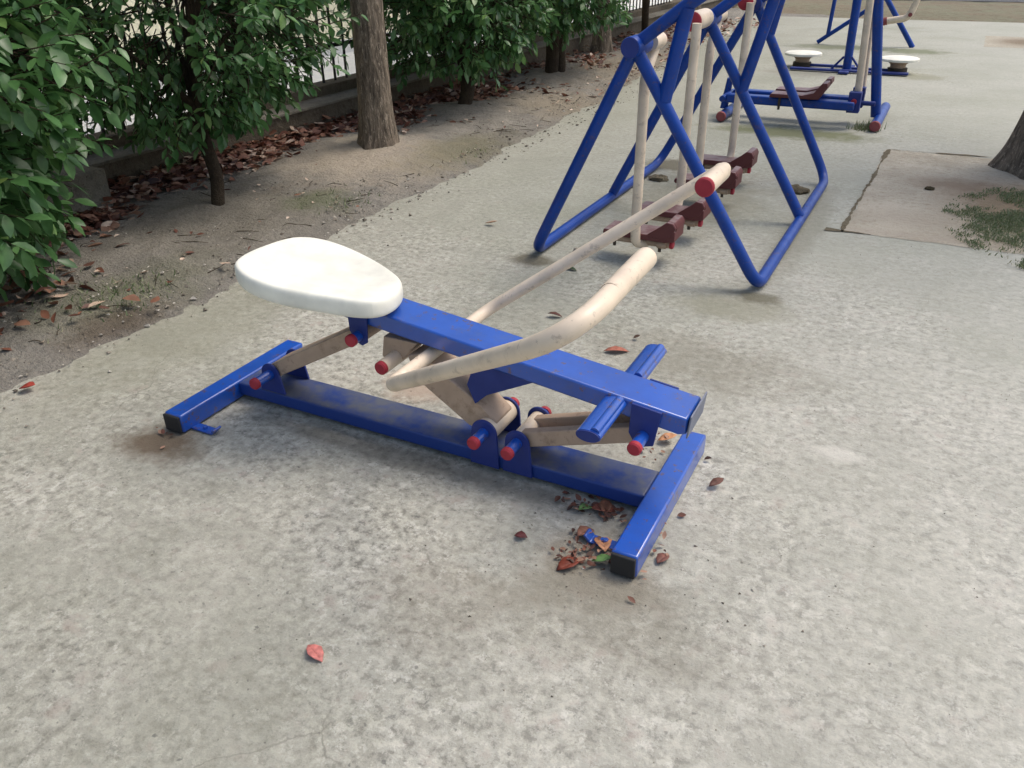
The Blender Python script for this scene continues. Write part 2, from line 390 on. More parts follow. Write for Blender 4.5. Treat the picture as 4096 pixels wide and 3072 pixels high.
# kerb wall, pier, railing, cream building wall
wl = thing('kerb_wall', (-4.45, 0, 0), 'low stepped concrete wall carrying the black railing behind the shrubs', 'wall')
MB().box(-4.48, -4.28, 3.0, 19, -.05, .215).build('footing', M_ledge, wl, .006)
MB().box(-4.50, -4.255, 3.0, 19, .216, .235).build('ledge_top', M_kerb, wl, .004)
MB().box(-4.66, -4.48, -3, 19.2, -.05, .31).build('coping', M_ledge, wl, .006)
pr = MB().box(-4.47, -4.05, 1.2, 2.96, -.05, .255).build('concrete_block', M_kerb, None, .012, loc=(-4.26, 2.1, 0))
tag(pr, 'grey concrete block against the low wall under the nearest shrub', 'block')
fc = thing('railing', (-4.57, 5, .31), 'black iron railing standing on the low wall in front of the cream wall', 'fence')
MB().box(-4.585, -4.56, -2.9, 19, .565, .595).build('rail', M_iron, fc, .003)
MB().box(-4.585, -4.56, -2.9, 19, 1.55, 1.59).build('rail', M_iron, fc, .003)
base_bar = None
y = .05
while y < 14.9:
    if base_bar is None:
        base_bar = MB().tube([(-4.572, y, .30), (-4.572, y, 1.75), (-4.572, y, 1.82)], .011, 8, radii=[.011, .011, .002]).build('bar', M_iron, fc); y0b = y
    else:
        c = base_bar.copy(); COL.objects.link(c); c.parent = fc; c.location = (0, y-y0b, 0)
    y += .152
bw = thing('building_wall', (-7.2, 8, 0), 'sunlit cream rendered wall of the building behind the railing', 'wall')
MB().box(-7.5, -7.2, -6, 30, 0, 3.4).build('render', M_wall, bw, .02)
MB().box(-7.2, -7.17, -6, 30, 0, .18).build('plinth', M_pave, bw, .004)

# ------------------------------------------------------------------ leaves and trees
def leaf_shape(L, W, rng, curl=.15, fold=.25):
    """ovate leaf along +x, folded on its midrib: verts, faces"""
    prof = [(0, .0), (.22, .62), (.5, 1.0), (.78, .68), (1, .0)]
    vs = []; fs = []
    mid = []; lf = []; rt = []
    for t, ww in prof:
        z = -curl*L*t*t
        mid.append((t*L, 0, z))
        if ww > 0:
            lf.append((t*L, W/2*ww, z+fold*W/2*ww)); rt.append((t*L, -W/2*ww, z+fold*W/2*ww))
    vs = mid+lf+rt
    fs = [(0, 1, 5), (1, 2, 6, 5), (2, 3, 7, 6), (3, 4, 7), (0, 8, 1), (1, 8, 9, 2), (2, 9, 10, 3), (3, 10, 4)]
    return vs, fs
def put_leaf(m, p, d, up, L, W, val, curl=.15, fold=.25):
    vs, fs = leaf_shape(L, W, None, curl, fold)
    x = d.normalized(); y_ = up.cross(x)
    if y_.length < 1e-3: y_ = Vector((1, 0, 0)).cross(x)
    y_.normalize(); z_ = x.cross(y_)
    m.add([p+x*a+y_*b+z_*c for a, b, c in vs], fs, val)
def rv(rng):
    while True:
        v = Vector((rng.uniform(-1, 1), rng.uniform(-1, 1), rng.uniform(-1, 1)))
        if .05 < v.length < 1: return v.normalized()
def crown(m, rng, c, rad, ntw, nl, L, twig=None, zmin=None, gap=0.0, droop=.35):
    c = Vector(c)
    for i in range(ntw):
        for _ in range(30):
            v = rv(rng); rr = (.35+.65*rng.random()**.45)
            lump = 1+.28*noise.noise(v*2.3+c)
            p = c+Vector((v.x*rad[0], v.y*rad[1], v.z*rad[2]))*rr*lump
            if zmin is not None and p.z < zmin: continue
            if noise.noise(p*2.6+Vector((c.y, 0, 0))) < -.28+gap: continue
            break
        out = (p-c).normalized()
        d = (out+rv(rng)*.6+Vector((0, 0, .15))).normalized()
        tl = L*rng.uniform(1.4, 2.6)
        q = p+d*tl
        if twig is not None: twig.tube([p-d*L*1.2, p, q], .003, 4, radii=[.004, .003, .0015], cap=False)
        base = rng.random()
        n = nl+rng.randint(-2, 2)
        ph = rng.random()*6
        for k in range(n):
            t = (k+.5)/n; a = ph+k*2.4
            s1 = d.cross(Vector((0, 0, 1)));
            if s1.length < .05: s1 = Vector((1, 0, 0))
            s1.normalize(); s2 = d.cross(s1)
            side = s1*math.cos(a)+s2*math.sin(a)
            ld = (side*.9+d*(.25+.8*t)+Vector((0, 0, -droop))+rv(rng)*.25).normalized()
            l = L*rng.uniform(.5, 1.25)
            val = min(1, max(0, base*.45+rng.random()*.45+ (.25 if rng.random() < .05 else 0)))
            up = (Vector((0, 0, 1))+rv(rng)*.55).normalized()
            put_leaf(m, p+d*tl*t, ld, up, l, l*rng.uniform(.42, .52), val, rng.uniform(.05, .3), rng.uniform(.1, .35))
def limbs(tw, rng, base, h0, c, rad, n, r0, sr=0.03):
    base = Vector(base); c = Vector(c)
    fork = base+(c-base)*h0
    pts = [base+Vector((0, 0, -.05)), base+Vector((0, 0, .03)), base+(fork-base)*.3+Vector((nz(*base)*.05, .02, 0)), base+(fork-base)*.7, fork]
    tw.tube(fil(pts, .1, 4), r0, 12, radii=None)
    for i in range(n):
        v = rv(rng); v.z = abs(v.z)*.9-.1
        e = c+Vector((v.x*rad[0], v.y*rad[1], v.z*rad[2]))*.8
        mid = fork.lerp(e, .45)+rv(rng)*.08+Vector((0, 0, .08))
        tw.tube([fork-(fork-base)*.06, fork.lerp(mid, .5), mid, e], sr, 6, radii=[r0*.6, r0*.42, r0*.28, .006])
SHG = 'broadleaf shrubs planted along the wall'
def shrub(base, c, rad, ntw, L, seed, label, r0=.035, lean=.0, gap=0, zmin=.12, stems=1):
    rng = random.Random(seed)
    t = thing('shrub', base, label, 'shrub', SHG)
    st = MB(); limbs(st, rng, base, .5, c, rad, 11, r0)
    if stems > 1: limbs(st, rng, (base[0]+.06, base[1]+.10, base[2]), .45, c, rad, 6, r0*.8)
    lf = MB(); crown(lf, rng, c, rad, ntw, 9, L, st, zmin, gap)
    st.build('trunk', M_stem, t); lf.build('crown', M_leaf, t)
    return t
shrub((-3.62, 1.45, 0), (-3.54, 1.58, .98), (.62, .80, .90), 1150, .095, 11, 'nearest leafy green shrub at the left edge, in front of the concrete block', zmin=.2)
shrub((-3.50, 3.20, .03), (-3.74, 3.36, 1.15), (.60, 1.06, .78), 1500, .072, 12, 'glossy green shrub on a thin dark stem between the nearest shrub and the thick trunk', r0=.037, gap=-.02, zmin=.44)
shrub((-3.69, 6.27, .04), (-3.75, 6.45, 1.10), (.64, 1.2, .80), 1200, .085, 13, 'dark green shrub just beyond the thick tree trunk by the wall', r0=.06, zmin=.42)
shrub((-3.8, 8.3, .04), (-3.85, 8.5, 1.15), (.74, 1.3, .80), 1000, .09, 14, 'dark shrub with forked stems behind the blue walker hub', r0=.07, zmin=.55, stems=2)
shrub((-4.0, 11.9, .02), (-3.95, 11.6, 1.45), (.8, 1.8, .8), 520, .10, 15, 'farthest dark shrub of the row, partly behind the blue handlebar', r0=.05, zmin=.85)

def trunk(m, base, top, r0, r1, flare, seed, seg=40, lean=None):
    base = Vector(base); top = Vector(top); n = 46; vs = []
    for j in range(n+1):
        t = j/n; h = (top.z-base.z)*t**1.4
        p = base.lerp(top, h/(top.z-base.z)); p.z = base.z+h-.06*(1-t)
        r = r0+(r1-r0)*min(1, h/(top.z-base.z)) + flare*math.exp(-h/.16)
        for k in range(seg):
            a = 2*math.pi*k/seg
            root = 1+ .22*math.exp(-h/.18)*math.sin(a*5+seed)*flare/.1
            rr = r*root*(1+.05*nz(math.cos(a)*3, math.sin(a)*3, h*1.2+seed)+.03*nz(math.cos(a)*9, math.sin(a)*9, h*3+seed))
            vs.append(p+Vector((math.cos(a)*rr, math.sin(a)*rr, 0)))
    fs = [(j*seg+k, j*seg+(k+1) % seg, (j+1)*seg+(k+1) % seg, (j+1)*seg+k) for j in range(n) for k in range(seg)]
    m.add(vs, fs)
TG = 'tall trees with bare trunks'
def tree(base, top, r0, r1, flare, seed, label, crad, ntw, L=.16, ccz=1.0, off=(0, 0)):
    rng = random.Random(seed)
    t = thing('tree', base, label, 'tree', TG)
    m = MB(); trunk(m, base, top, r0, r1, flare, seed)
    top = Vector(top); c = top+Vector((off[0], off[1], ccz))
    for i in range(9):
        v = rv(rng); v.z = abs(v.z)
        e = c+Vector((v.x*crad[0], v.y*crad[1], v.z*crad[2]))*.75
        m.tube([top-Vector((0, 0, .15)), top.lerp(e, .5)+rv(rng)*.15, e], .05, 7, radii=[r1*.8, r1*.4, .012])
    m.build('trunk', M_bark, t)
    lf = MB(); crown(lf, rng, c, crad, ntw, 9, L, None, top.z-.3)
    lf.build('crown', M_canopy, t)
tree((-3.45, 4.67, .05), (-3.50, 4.76, 2.9), .112, .092, .062, 3, 'thick grey-brown tree trunk rising from a sandy mound between two shrubs', (1.7, 2.2, 1.0), 210, ccz=1.5, off=(-.5, -.1))
tree((.70, 6.12, 0), (.98, 6.3, 3.4), .29, .20, .075, 5, 'leaning trunk with spreading root flare beside the grassy tree pit', (1.4, 1.4, 1.0), 200, ccz=1.4, off=(1.2, .8))
tree((-4.02, 10.3, .03), (-4.05, 10.3, 3.0), .11, .09, .05, 7, 'slender grey trunk standing in red fallen leaves beyond the shrubs', (1.6, 2.0, 1.0), 260, ccz=1.2)
tree((-4.1, 14.6, .03), (-4.1, 14.7, 3.2), .13, .10, .05, 9, 'farthest grey trunk, seen above the blue handlebar', (1.6, 1.8, 1.0), 200, ccz=1.2)

# fallen leaves
rng = random.Random(5)
lt = MB()
def litter(m, x, y, z, L, val, rng, tilt=.6):
    a = rng.random()*6.283
    d = Vector((math.cos(a), math.sin(a), rng.uniform(-.25, .35)))
    up = (Vector((0, 0, 1))+rv(rng)*tilt).normalized()
    put_leaf(m, Vector((x, y, z)), d, up, L, L*rng.uniform(.45, .62), val, rng.uniform(-.35, .4), rng.uniform(-.3, .7))
for i in range(7600):
    y = rng.uniform(.2, 15.5) if rng.random() < .55 else rng.uniform(.8, 7.5)
    edge = 4.27
    sp = .16+(.12 if y > 4.4 else 0)+(.35 if y > 7.2 else 0)+(.25 if y < 2.2 else 0)
    x = -edge+abs(rng.gauss(0, sp)) + (.2 if (1.2 < y < 2.96) else 0)
    if x > -2.9: continue
    zz_ = .02+rng.random()*.11*math.exp(-(x+edge)*3.5)
    v = rng.choice([rng.uniform(0, .5), rng.uniform(.1, .6), rng.uniform(.5, 1)])
    litter(lt, x, y, zz_, rng.uniform(.05, .10), v, rng)
for i in range(240):
    x, y = rng.gauss(-3.72, .3), rng.gauss(1.55, .42)
    if x < -2.95: litter(lt, x+.32, y, .045+rng.random()*.03, rng.uniform(.05, .09), rng.choice([.1, .3, .45, .6, .9]), rng)
for i in range(260):
    x, y = rng.uniform(-4.1, -2.8), rng.uniform(.6, 9)
    litter(lt, x, y, .045, rng.uniform(.02, .05), rng.choice([.2, .5, .95, 1]), rng, .3)
tag(lt.build('leaf_litter', M_litter), 'drift of dry reddish brown leaves along the foot of the low wall', 'fallen leaves', kind='stuff')
gm = MB(); rq = random.Random(77)
def pebble(m, x, y, z, s_):
    vs = [Vector((1, 0, 0)), Vector((-.3, .9, 0)), Vector((-.6, -.8, .1)), Vector((.1, 0, .7)), Vector((.5, .5, .3)), Vector((0, 0, -.4))]
    a = rq.random()*6.3; M3 = Matrix.Rotation(a, 3, 'Z')
    vs = [M3 @ Vector((v.x*rq.uniform(.6, 1.2), v.y*rq.uniform(.6, 1.2), v.z*.8)) for v in vs]
    m.add([Vector((x, y, z))+v*s_ for v in vs], [(0, 4, 3), (4, 1, 3), (1, 2, 3), (2, 0, 3), (0, 5, 1), (1, 5, 2), (2, 5, 0), (0, 1, 4)], rq.random())
for i in range(5200):
    y = rq.uniform(.4, 9.5); x = rq.uniform(-4.2, -2.6)
    if rq.random() < .2: x = -2.66-.035*max(0, y-2.2)+rq.gauss(-.08, .12)
    z = .036 if x < -2.85 else .004+.03*max(0, min(1, (-2.62-.035*max(0, y-2.2)-x)/.25))
    pebble(gm, x, y, z, rq.uniform(.002, .010) if rq.random() < .93 else rq.uniform(.01, .02))
for i in range(900):
    x = rq.uniform(-2.6, 1.5); y = rq.uniform(.7, 5.5); pebble(gm, x, y, .001, rq.uniform(.001, .0035))
for i in range(110):
    x = rq.gauss(-.5, .22); y = rq.gauss(1.42, .16); pebble(gm, x, y, .001, rq.uniform(.0015, .006))
tag(gm.build('pebbles', M_grit, smooth=False), 'loose grit and small stones scattered over soil and concrete', 'gravel', kind='stuff')
tm = MB()
for i in range(170):
    y = rq.uniform(.6, 8); x = rq.uniform(-4.1, -2.75); a = rq.random()*6.3; L = rq.uniform(.03, .16); z = .042
    p = Vector((x, y, z)); d = Vector((math.cos(a), math.sin(a), 0))
    tm.tube([p, p+d*L*.5+Vector((rq.gauss(0, .008), rq.gauss(0, .008), .004)), p+d*L+Vector((0, 0, .004))], .0018, 5, radii=[.0024, .0018, .001])
tag(tm.build('twigs', M_stem), 'thin dry twigs scattered on the soil strip', 'twigs', kind='stuff')
LG = 'single fallen leaves on the concrete'
def one_leaf(x, y, L, Wd, ang, c, label, z=.006, curl=.1, fold=.3, rough=.55):
    k = NM('fallen_leaf_skin', rough, .3); n = k.noise(60, 3)
    k.col(k.mix(k.ramp(n, .4, .65), c, tuple(v*.6 for v in c[:3])+(1,)))
    m = MB(); put_leaf(m, Vector((x, y, z)), Vector((math.cos(ang), math.sin(ang), .04)), Vector((0, .1, 1)), L, Wd, .5, curl, fold)
    m.a = []
    o = m.build('fallen_leaf', k.m, loc=(x, y, 0)); s = o.modifiers.new('th', 'SOLIDIFY'); s.thickness = .0012
    return tag(o, label, 'leaf', LG)
# positions: x, y on the ground
LV = [(-.985, .915, .060, .034, -.35, lin(214, 132, 122), 'lone pink leaf lying on the bare concrete in the foreground'),
      (-2.62, 1.375, .06, .05, .5, lin(165, 70, 58), 'red leaf near the concrete edge at the left'),
      (-2.82, 1.22, .06, .03, .4, lin(140, 66, 54), 'small dark red leaf left of the red leaf on the soil edge'),
      (-.93, 2.52, .095, .045, .5, lin(168, 104, 84), 'pinkish brown leaf between the two handle arms'),
      (-.865, 2.66, .03, .02, .9, lin(84, 62, 48), 'tiny dark leaf tip beyond the pinkish brown leaf'),
      (-1.25, 2.72, .06, .03, .3, lin(88, 52, 42), 'curled dark brown leaf beside the far handle arm'),
      (-1.42, 3.25, .08, .03, -.2, lin(58, 76, 46), 'dark green leaf by the near left foot of the walker'),
      (-2.05, 3.65, .07, .03, .2, lin(176, 142, 116), 'tan leaf on the concrete above the white seat'),
      (-.515, 1.475, .075, .045, 2.1, lin(186, 134, 100), 'tan curled leaf against the black end of the front crossbar'),
      (-.56, 1.43, .07, .042, -2.2, lin(122, 60, 44), 'orange red leaf in the heap by the front crossbar end'),
      (-.535, 1.435, .05, .03, .4, lin(98, 134, 78), 'pale green leaf on top of the heap by the crossbar end'),
      (-.60, 1.50, .06, .04, 1.2, lin(140, 98, 80), 'brown leaf behind the pale green leaf by the crossbar end'),
      (-.62, 1.63, .07, .045, .3, lin(156, 96, 78), 'reddish brown leaf under the front end of the base beam'),
      (-.57, 1.62, .05, .035, 2.0, lin(120, 82, 62), 'dull brown leaf beside the front crossbar under the beam'),
      (-.64, 1.60, .045, .03, 1.0, lin(106, 140, 84), 'small green leaf under the front end of the base beam'),
      (-.75, 1.44, .035, .03, .3, lin(96, 50, 50), 'small dark red leaf left of the heap by the crossbar'),
      (-.56, 2.02, .06, .04, .6, lin(206, 150, 108), 'light orange leaf inside the corner of beam and crossbar'),
      (-.62, 2.05, .07, .045, 2.6, lin(130, 100, 82), 'brown crumpled leaf below the front pivot bracket'),
      (-.39, 1.50, .05, .03, 1.3, lin(128, 84, 72), 'narrow brown leaf right of the front crossbar end'),
      (-.36, 1.86, .05, .03, .9, lin(112, 78, 66), 'brown scrap of leaf along the right side of the front crossbar'),
      (-2.03, .86, .04, .03, .6, lin(98, 52, 46), 'small dark red leaf at the left edge of the photograph')]
dm = MB(); rg = random.Random(21)
for (cx, cy, sx_, sy_, n) in ((-.56, 1.455, .045, .03, 60), (-.60, 1.635, .06, .02, 60), (-.57, 2.03, .05, .05, 14), (-.405, 1.6, .012, .15, 14), (-1.93, 1.38, .05, .02, 6), (-.66, 2.08, .04, .03, 8)):
    for i in range(n):
        litter(dm, rg.gauss(cx, sx_), rg.gauss(cy, sy_), .006+rg.random()*.012, rg.uniform(.008, .026), rg.choice([.0, .1, .2, .3, .7]), rg, .4)
tag(dm.build('leaf_crumbs', M_litter), 'crumbled bits of dry leaf gathered round the feet of the riding machine', 'leaf debris', kind='stuff')
for i, (x, y, L, Wd, a, c, lb) in enumerate(LV):
    one_leaf(x, y, L, Wd, a, c, lb, .008+.004*(i % 3), curl=[.1, -.2, .25][i % 3], fold=.45)
# grass in the tree pit
g = MB(); rng = random.Random(8)
for i in range(48000):
    a = rng.random()*6.28; r_ = rng.random()**.55
    x = .72+math.cos(a)*r_*.62; y = 4.85+math.sin(a)*r_*.82
    if nz(x, y, 1, 4)+.5*nz(x, y, 7, 13) +rng.gauss(0, .24) < -.20+1.0*max(0, r_-.5): continue
    h = rng.uniform(.004, .018); b = rng.random()*6.28; wd = .0028
    lean = Vector((rng.uniform(-1, 1), rng.uniform(-1, 1), 0))*h*.8
    p = Vector((x, y, .006)); s_ = Vector((math.cos(b), math.sin(b), 0))*wd
    g.add([p-s_, p+s_, p+lean*.4+Vector((0, 0, h*.7))+s_*.6, p+lean+Vector((0, 0, h))], [(0, 1, 2), (0, 2, 3)], rng.random())
for i in range(200):
    a = rng.random()*6.28; x = -.52+rng.gauss(0, .05); y = 6.98+rng.gauss(0, .06); h = rng.uniform(.02, .07)
    p = Vector((x, y, 0)); s_ = Vector((math.cos(a), math.sin(a), 0))*.004
    g.add([p-s_, p+s_, p+Vector((rng.uniform(-.02, .02), rng.uniform(-.02, .02), h))], [(0, 1, 2)], rng.random())
for i in range(500):
    x = rng.gauss(-2.95, .12); y = rng.choice([2.0, 2.15, 3.55, 4.9]); y += rng.gauss(0, .12); h = rng.uniform(.008, .03); a = rng.random()*6
    p = Vector((x, y, .035)); s_ = Vector((math.cos(a), math.sin(a), 0))*.004
    if x > -2.72: continue
    g.add([p-s_, p+s_, p+Vector((rng.uniform(-.02, .02), rng.uniform(-.02, .02), h))], [(0, 1, 2)], rng.random())
tag(g.build('grass', M_grass), 'short patchy grass and weeds growing from bare earth', 'grass', kind='stuff')
def clod(loc, s, label, mat=M_dark):
    m = MB(); n = 10; vs = []
    for j in range(n+1):
        for k in range(16):
            th = math.pi*j/n; ph = 2*math.pi*k/16
            v = Vector((math.sin(th)*math.cos(ph), math.sin(th)*math.sin(ph), math.cos(th)))
            r = 1+.45*noise.noise(v*2.2+Vector(loc)*9)
            vs.append((loc[0]+v.x*s*r, loc[1]+v.y*s*.8*r, loc[2]+v.z*s*.45*r))
    m.add(vs, [(j*16+k, (j+1)*16+k, (j+1)*16+(k+1) % 16, j*16+(k+1) % 16) for j in range(n) for k in range(16)])
    return tag(m.build('dirt_clod', mat, loc=(loc[0], loc[1], 0)), label, 'clod of earth')
clod((-.68, 4.98, .004), .07, 'dark clod of dirt beside the right rail of the walker', M_joint)
clod((-1.50, 4.9, .004), .06, 'crumbly earth clod just inside the left rail of the walker', M_joint)
clod((-1.42, 3.46, .01), .04, 'small earth lump against the left rail near its front foot', M_sand)
clod((.02, 5.35, .006), .028, 'small dark stone lying on the sandy tree pit')

# ------------------------------------------------------------------ foreground riding machine
def ring_cyl(m, x, z, y0, y1, r, seg=20): m.cyl((x, y0, z), (x, y1, z), r, seg)
rm = thing('riding_machine', (-1.17, 1.735, 0), 'blue riding exerciser with white seat and cream handlebars in the foreground', 'exercise machine')
Pn = MB
P = lambda: MB()
cb1 = P().box(-1.965, -1.895, 1.425, 2.0, .004, .066).build('crossbar', M_blue, rm, .006)
P().box(-1.962, -1.898, 1.415, 1.425, .007, .063).build('end_cap', M_black, cb1, .003)
cb2 = P().box(-.485, -.418, 1.43, 2.03, .004, .068).build('crossbar', M_blue, rm, .006)
P().box(-.482, -.421, 1.420, 1.430, .007, .065).build('end_cap', M_black, cb2, .003)
P().box(-1.895, -.485, 1.672, 1.80, .018, .063).build('base_beam', M_bluebeam, rm, .006)
# anchor straps
for (xa, s, ya) in ((-1.895, 1, 1.455), (-.485, -1, 1.50)):
    m = P()
    m.prism([(xa, .004), (xa+s*.085, .004), (xa+s*.10, .022), (xa+s*.094, .026), (xa+s*.08, .010), (xa, .010)], ya, ya+.032)
    m.cyl((xa+s*.045, ya+.016, .008), (xa+s*.045, ya+.016, .020), .008, 6)
    m.build('anchor_strap', M_blue, rm, .0015)
# upper beam (slightly falling towards the foot end)
bz = lambda x: .43-.122*(x+1.3)
m = P(); m.prism([(-1.56, bz(-1.56)-.052), (-.415, bz(-.415)-.052), (-.395, bz(-.395)-.045), (-.395, bz(-.395)), (-1.56, bz(-1.56))], 1.675, 1.802)
ub = m.build('upper_beam', M_blue, rm, .006)
m = P(); m.prism([(-.394, .268), (-.390, .268), (-.384, .330), (-.388, .331)], 1.672, 1.812); m.build('end_plate', M_plate, ub, .001)
# stop bracket under the beam
m = P()
for y0, y1 in ((1.684, 1.69), (1.786, 1.792)):
    m.prism([(-.81, .318), (-.955, .243), (-.994, .206), (-1.018, .262), (-.99, .34), (-.81, .322)], y0, y1)
m.prism([(-.81, .318), (-.955, .243), (-.957, .252), (-.83, .322)], 1.69, 1.786)
m.prism([(-.994, .206), (-1.018, .262), (-1.012, .264), (-.988, .209)], 1.69, 1.786)
m.build('stop_bracket', M_navy, rm, .001)
# seat
OUT = [(-1.712, 1.572), (-1.730, 1.65), (-1.722, 1.74), (-1.712, 1.80), (-1.69, 1.84), (-1.64, 1.868), (-1.56, 1.873), (-1.47, 1.858), (-1.38, 1.832),
       (-1.31, 1.80), (-1.266, 1.775), (-1.238, 1.718), (-1.232, 1.655), (-1.250, 1.606), (-1.31, 1.572), (-1.39, 1.55), (-1.47, 1.522), (-1.55, 1.512), (-1.625, 1.52), (-1.672, 1.545)]
def seatmesh():
    m = MB(); cx, cy = -1.49, 1.69; n = len(OUT); vs = []
    rings = [(.90, -.056), (.985, -.054), (1.0, -.042), (1.0, -.018), (.988, -.006), (.955, .001), (.86, -.001), (.6, -.010), (.3, -.014)]
    for s_, dz in rings:
        for x, y in OUT:
            X = cx+(x-cx)*s_; Yy = cy+(y-cy)*s_
            if s_ > .9: X = x-(x-cx)/math.hypot(x-cx, y-cy)*(1-s_)*.22; Yy = y-(y-cy)/math.hypot(x-cx, y-cy)*(1-s_)*.22
            vs.append((X, Yy, .502-.12*(X+1.3)+dz))
    fs = [(j*n+k, j*n+(k+1) % n, (j+1)*n+(k+1) % n, (j+1)*n+k) for j in range(len(rings)-1) for k in range(n)]
    vs.append((cx, cy, .502-.12*(cx+1.3)-.015)); c = len(vs)-1; l = (len(rings)-1)*n
    fs += [(l+k, l+(k+1) % n, c) for k in range(n)]; fs.append(tuple(range(n-1, -1, -1)))
    fs = [f[::-1] for f in fs]
    m.add(vs, fs); return m
so = seatmesh().build('seat', M_seat, rm); ss = so.modifiers.new('s', 'SUBSURF'); ss.levels = 2; ss.render_levels = 2
# pivots
def pivot(x, z, ya, yb, rsl, msl, plate_r=.0, ynear=1.60, capr=.0185):
    """pin along y with a coloured sleeve and a red cap at its near end"""
    m = P(); ring_cyl(m, x, z, ynear+.010, yb+.04, .0165); o = m.build('pivot_pin', M_blue, rm)
    m = P(); m.tube([(x, ynear-.004, z), (x, ynear, z), (x, ynear+.012, z)], capr, 20, radii=[capr*.8, capr, capr]); m.build('cap', M_red, o)
    m = P(); m.tube([(x, yb+.052, z), (x, yb+.048, z), (x, yb+.036, z)], capr, 20, radii=[capr*.8, capr, capr]); m.build('cap', M_red, o)
    if rsl:
        m = P(); ring_cyl(m, x, z, ya, yb, rsl, 24); m.build('sleeve', msl, o)
    return o
def lug(x, z, r, zb, y0, y1, wide=None):
    """upright plate with a round head, rising (or hanging) from zb"""
    n = 14; s = 1 if z > zb else -1; wd = wide or r
    pts = [(x-wd, zb)]+[(x-r*math.cos(math.pi*k/n), z+s*r*math.sin(math.pi*k/n)) for k in range(n+1)]+[(x+wd, zb)]
    m = P().prism(pts, y0, y1); return m
for ya, yb in ((1.662, 1.670), (1.804, 1.812)):
    lug(-1.745, .128, .036, .064, ya+.012 if ya < 1.7 else ya-.014, yb+.012 if ya < 1.7 else yb-.014, .05).build('bracket_plate', M_navy, rm, .0015)
    lug(-.957, .132, .040, .022, ya, yb, .046).build('bracket_plate', M_navy, rm, .0015)
    lug(-.853, .128, .037, .024, ya, yb, .046).build('bracket_plate', M_navy, rm, .0015)
for ya, yb in ((1.665, 1.672), (1.804, 1.811)):
    m = P().prism([(-1.395, bz(-1.395)-.002), (-1.392, .36), (-1.376, .328), (-1.352, .318), (-1.334, .33), (-1.325, bz(-1.325)-.002)], ya, yb); m.build('bracket_plate', M_navy, rm, .0015)
    m = P().prism([(-.535, bz(-.535)-.002), (-.538, .25), (-.525, .228), (-.495, .218), (-.472, .226), (-.457, bz(-.457)-.002)], ya, yb); m.build('bracket_plate', M_navy, rm, .0015)
pivot(-1.745, .128, 1.684, 1.788, .024, M_beige)
pivot(-1.362, .348, 1.675, 1.80, .02, M_tan, ynear=1.625)
pivot(-.957, .132, 1.671, 1.803, .034, M_beige, ynear=1.600)
pivot(-.853, .128, 1.671, 1.803, .026, M_beige, ynear=1.600)
pivot(-.500, .248, 1.675, 1.80, .02, M_tan, ynear=1.60)
# links
m = P(); m.bar((-1.745, .132), (-1.362, .348), .046, 1.686, 1.786); m.build('rear_link', M_tan, rm, .003)
m = P(); m.bar((-.853, .128), (-.50, .246), .046, 1.678, 1.708); m.bar((-.853, .128), (-.50, .246), .046, 1.758, 1.788)
m.bar((-.83, .118), (-.52, .226), .006, 1.708, 1.758); m.build('front_link', M_tan, rm, .003)
m = P(); m.prism([(-.935, .105), (-.93, .160), (-.985, .205), (-1.10, .275), (-1.165, .325), (-1.215, .305), (-1.19, .235), (-1.02, .125)], 1.69, 1.786)
m.build('handle_lever', M_tan, rm, .004)
m = P(); m.prism([(-1.30, .345), (-1.312, .278), (-1.27, .262), (-1.235, .285), (-1.185, .345)], 1.70, 1.78)
m.build('coupling_plate', M_tan, rm, .003)
m = P(); m.cyl((-1.262, 1.632, .285), (-1.262, 1.80, .285), .021); o = m.build('coupling_pin', M_beige, rm)
m = P(); m.tube([(-1.262, 1.618, .285), (-1.262, 1.622, .285), (-1.262, 1.634, .285)], .02, 18, radii=[.016, .02, .02]); m.build('cap', M_red, o)
# handlebars: cross tube under the beam, two splayed arms, inward grips
HN = fil([(-1.137, 1.735, .325), (-1.137, 1.497, .325), (-.475, 1.125, .762), (-.480, 1.50, .768)], [.035, .17], 10)
HF = fil([(-1.137, 1.735, .325), (-1.142, 2.02, .325), (-.500, 2.265, .785), (-.500, 2.12, .785)], [.06, .05], 8)
h = P().tube(HN, .0205, 18, radii=[.019+.003*i/len(HN) for i in range(len(HN))]).build('handlebar', M_beige, rm)
h2 = P().tube(HF, .019, 18).build('handlebar', M_beige, rm)
P().tube([(-.4790, 1.32, .7656), (-.480, 1.50, .768), (-.480, 1.525, .7684), (-.480, 1.531, .7685)], .0235, 20, radii=[.0224, .0235, .023, .018]).build('grip', M_beige, h)
g2 = P().tube([(-.500, 2.20, .785), (-.500, 2.035, .785)], .0245, 20).build('grip', M_beige, h2)
P().tube([(-.500, 2.037, .785), (-.500, 2.030, .785), (-.500, 2.026, .785)], .026, 22, radii=[.0255, .0255, .022]).build('grip_cap', M_red, h2)
# foot pegs
def peg(ya, yb, ynear):
    m = P(); m.tube([(-.582, ya, .322), (-.582, yb, .322)], .032, 20, sy=.5)
    m.tube([(-.568, ya+.004, .333), (-.568, yb-.004, .333)], .012, 12)
    o = m.build('foot_peg', M_blue, rm)
    yy = ya if ynear else yb; s = -1 if ynear else 1
    P().tube([(-.582, yy, .322), (-.582, yy+s*.004, .322)], .030, 20, sy=.5).build('peg_end', M_navy, o)
peg(1.50, 1.675, True); peg(1.802, 2.0, False)

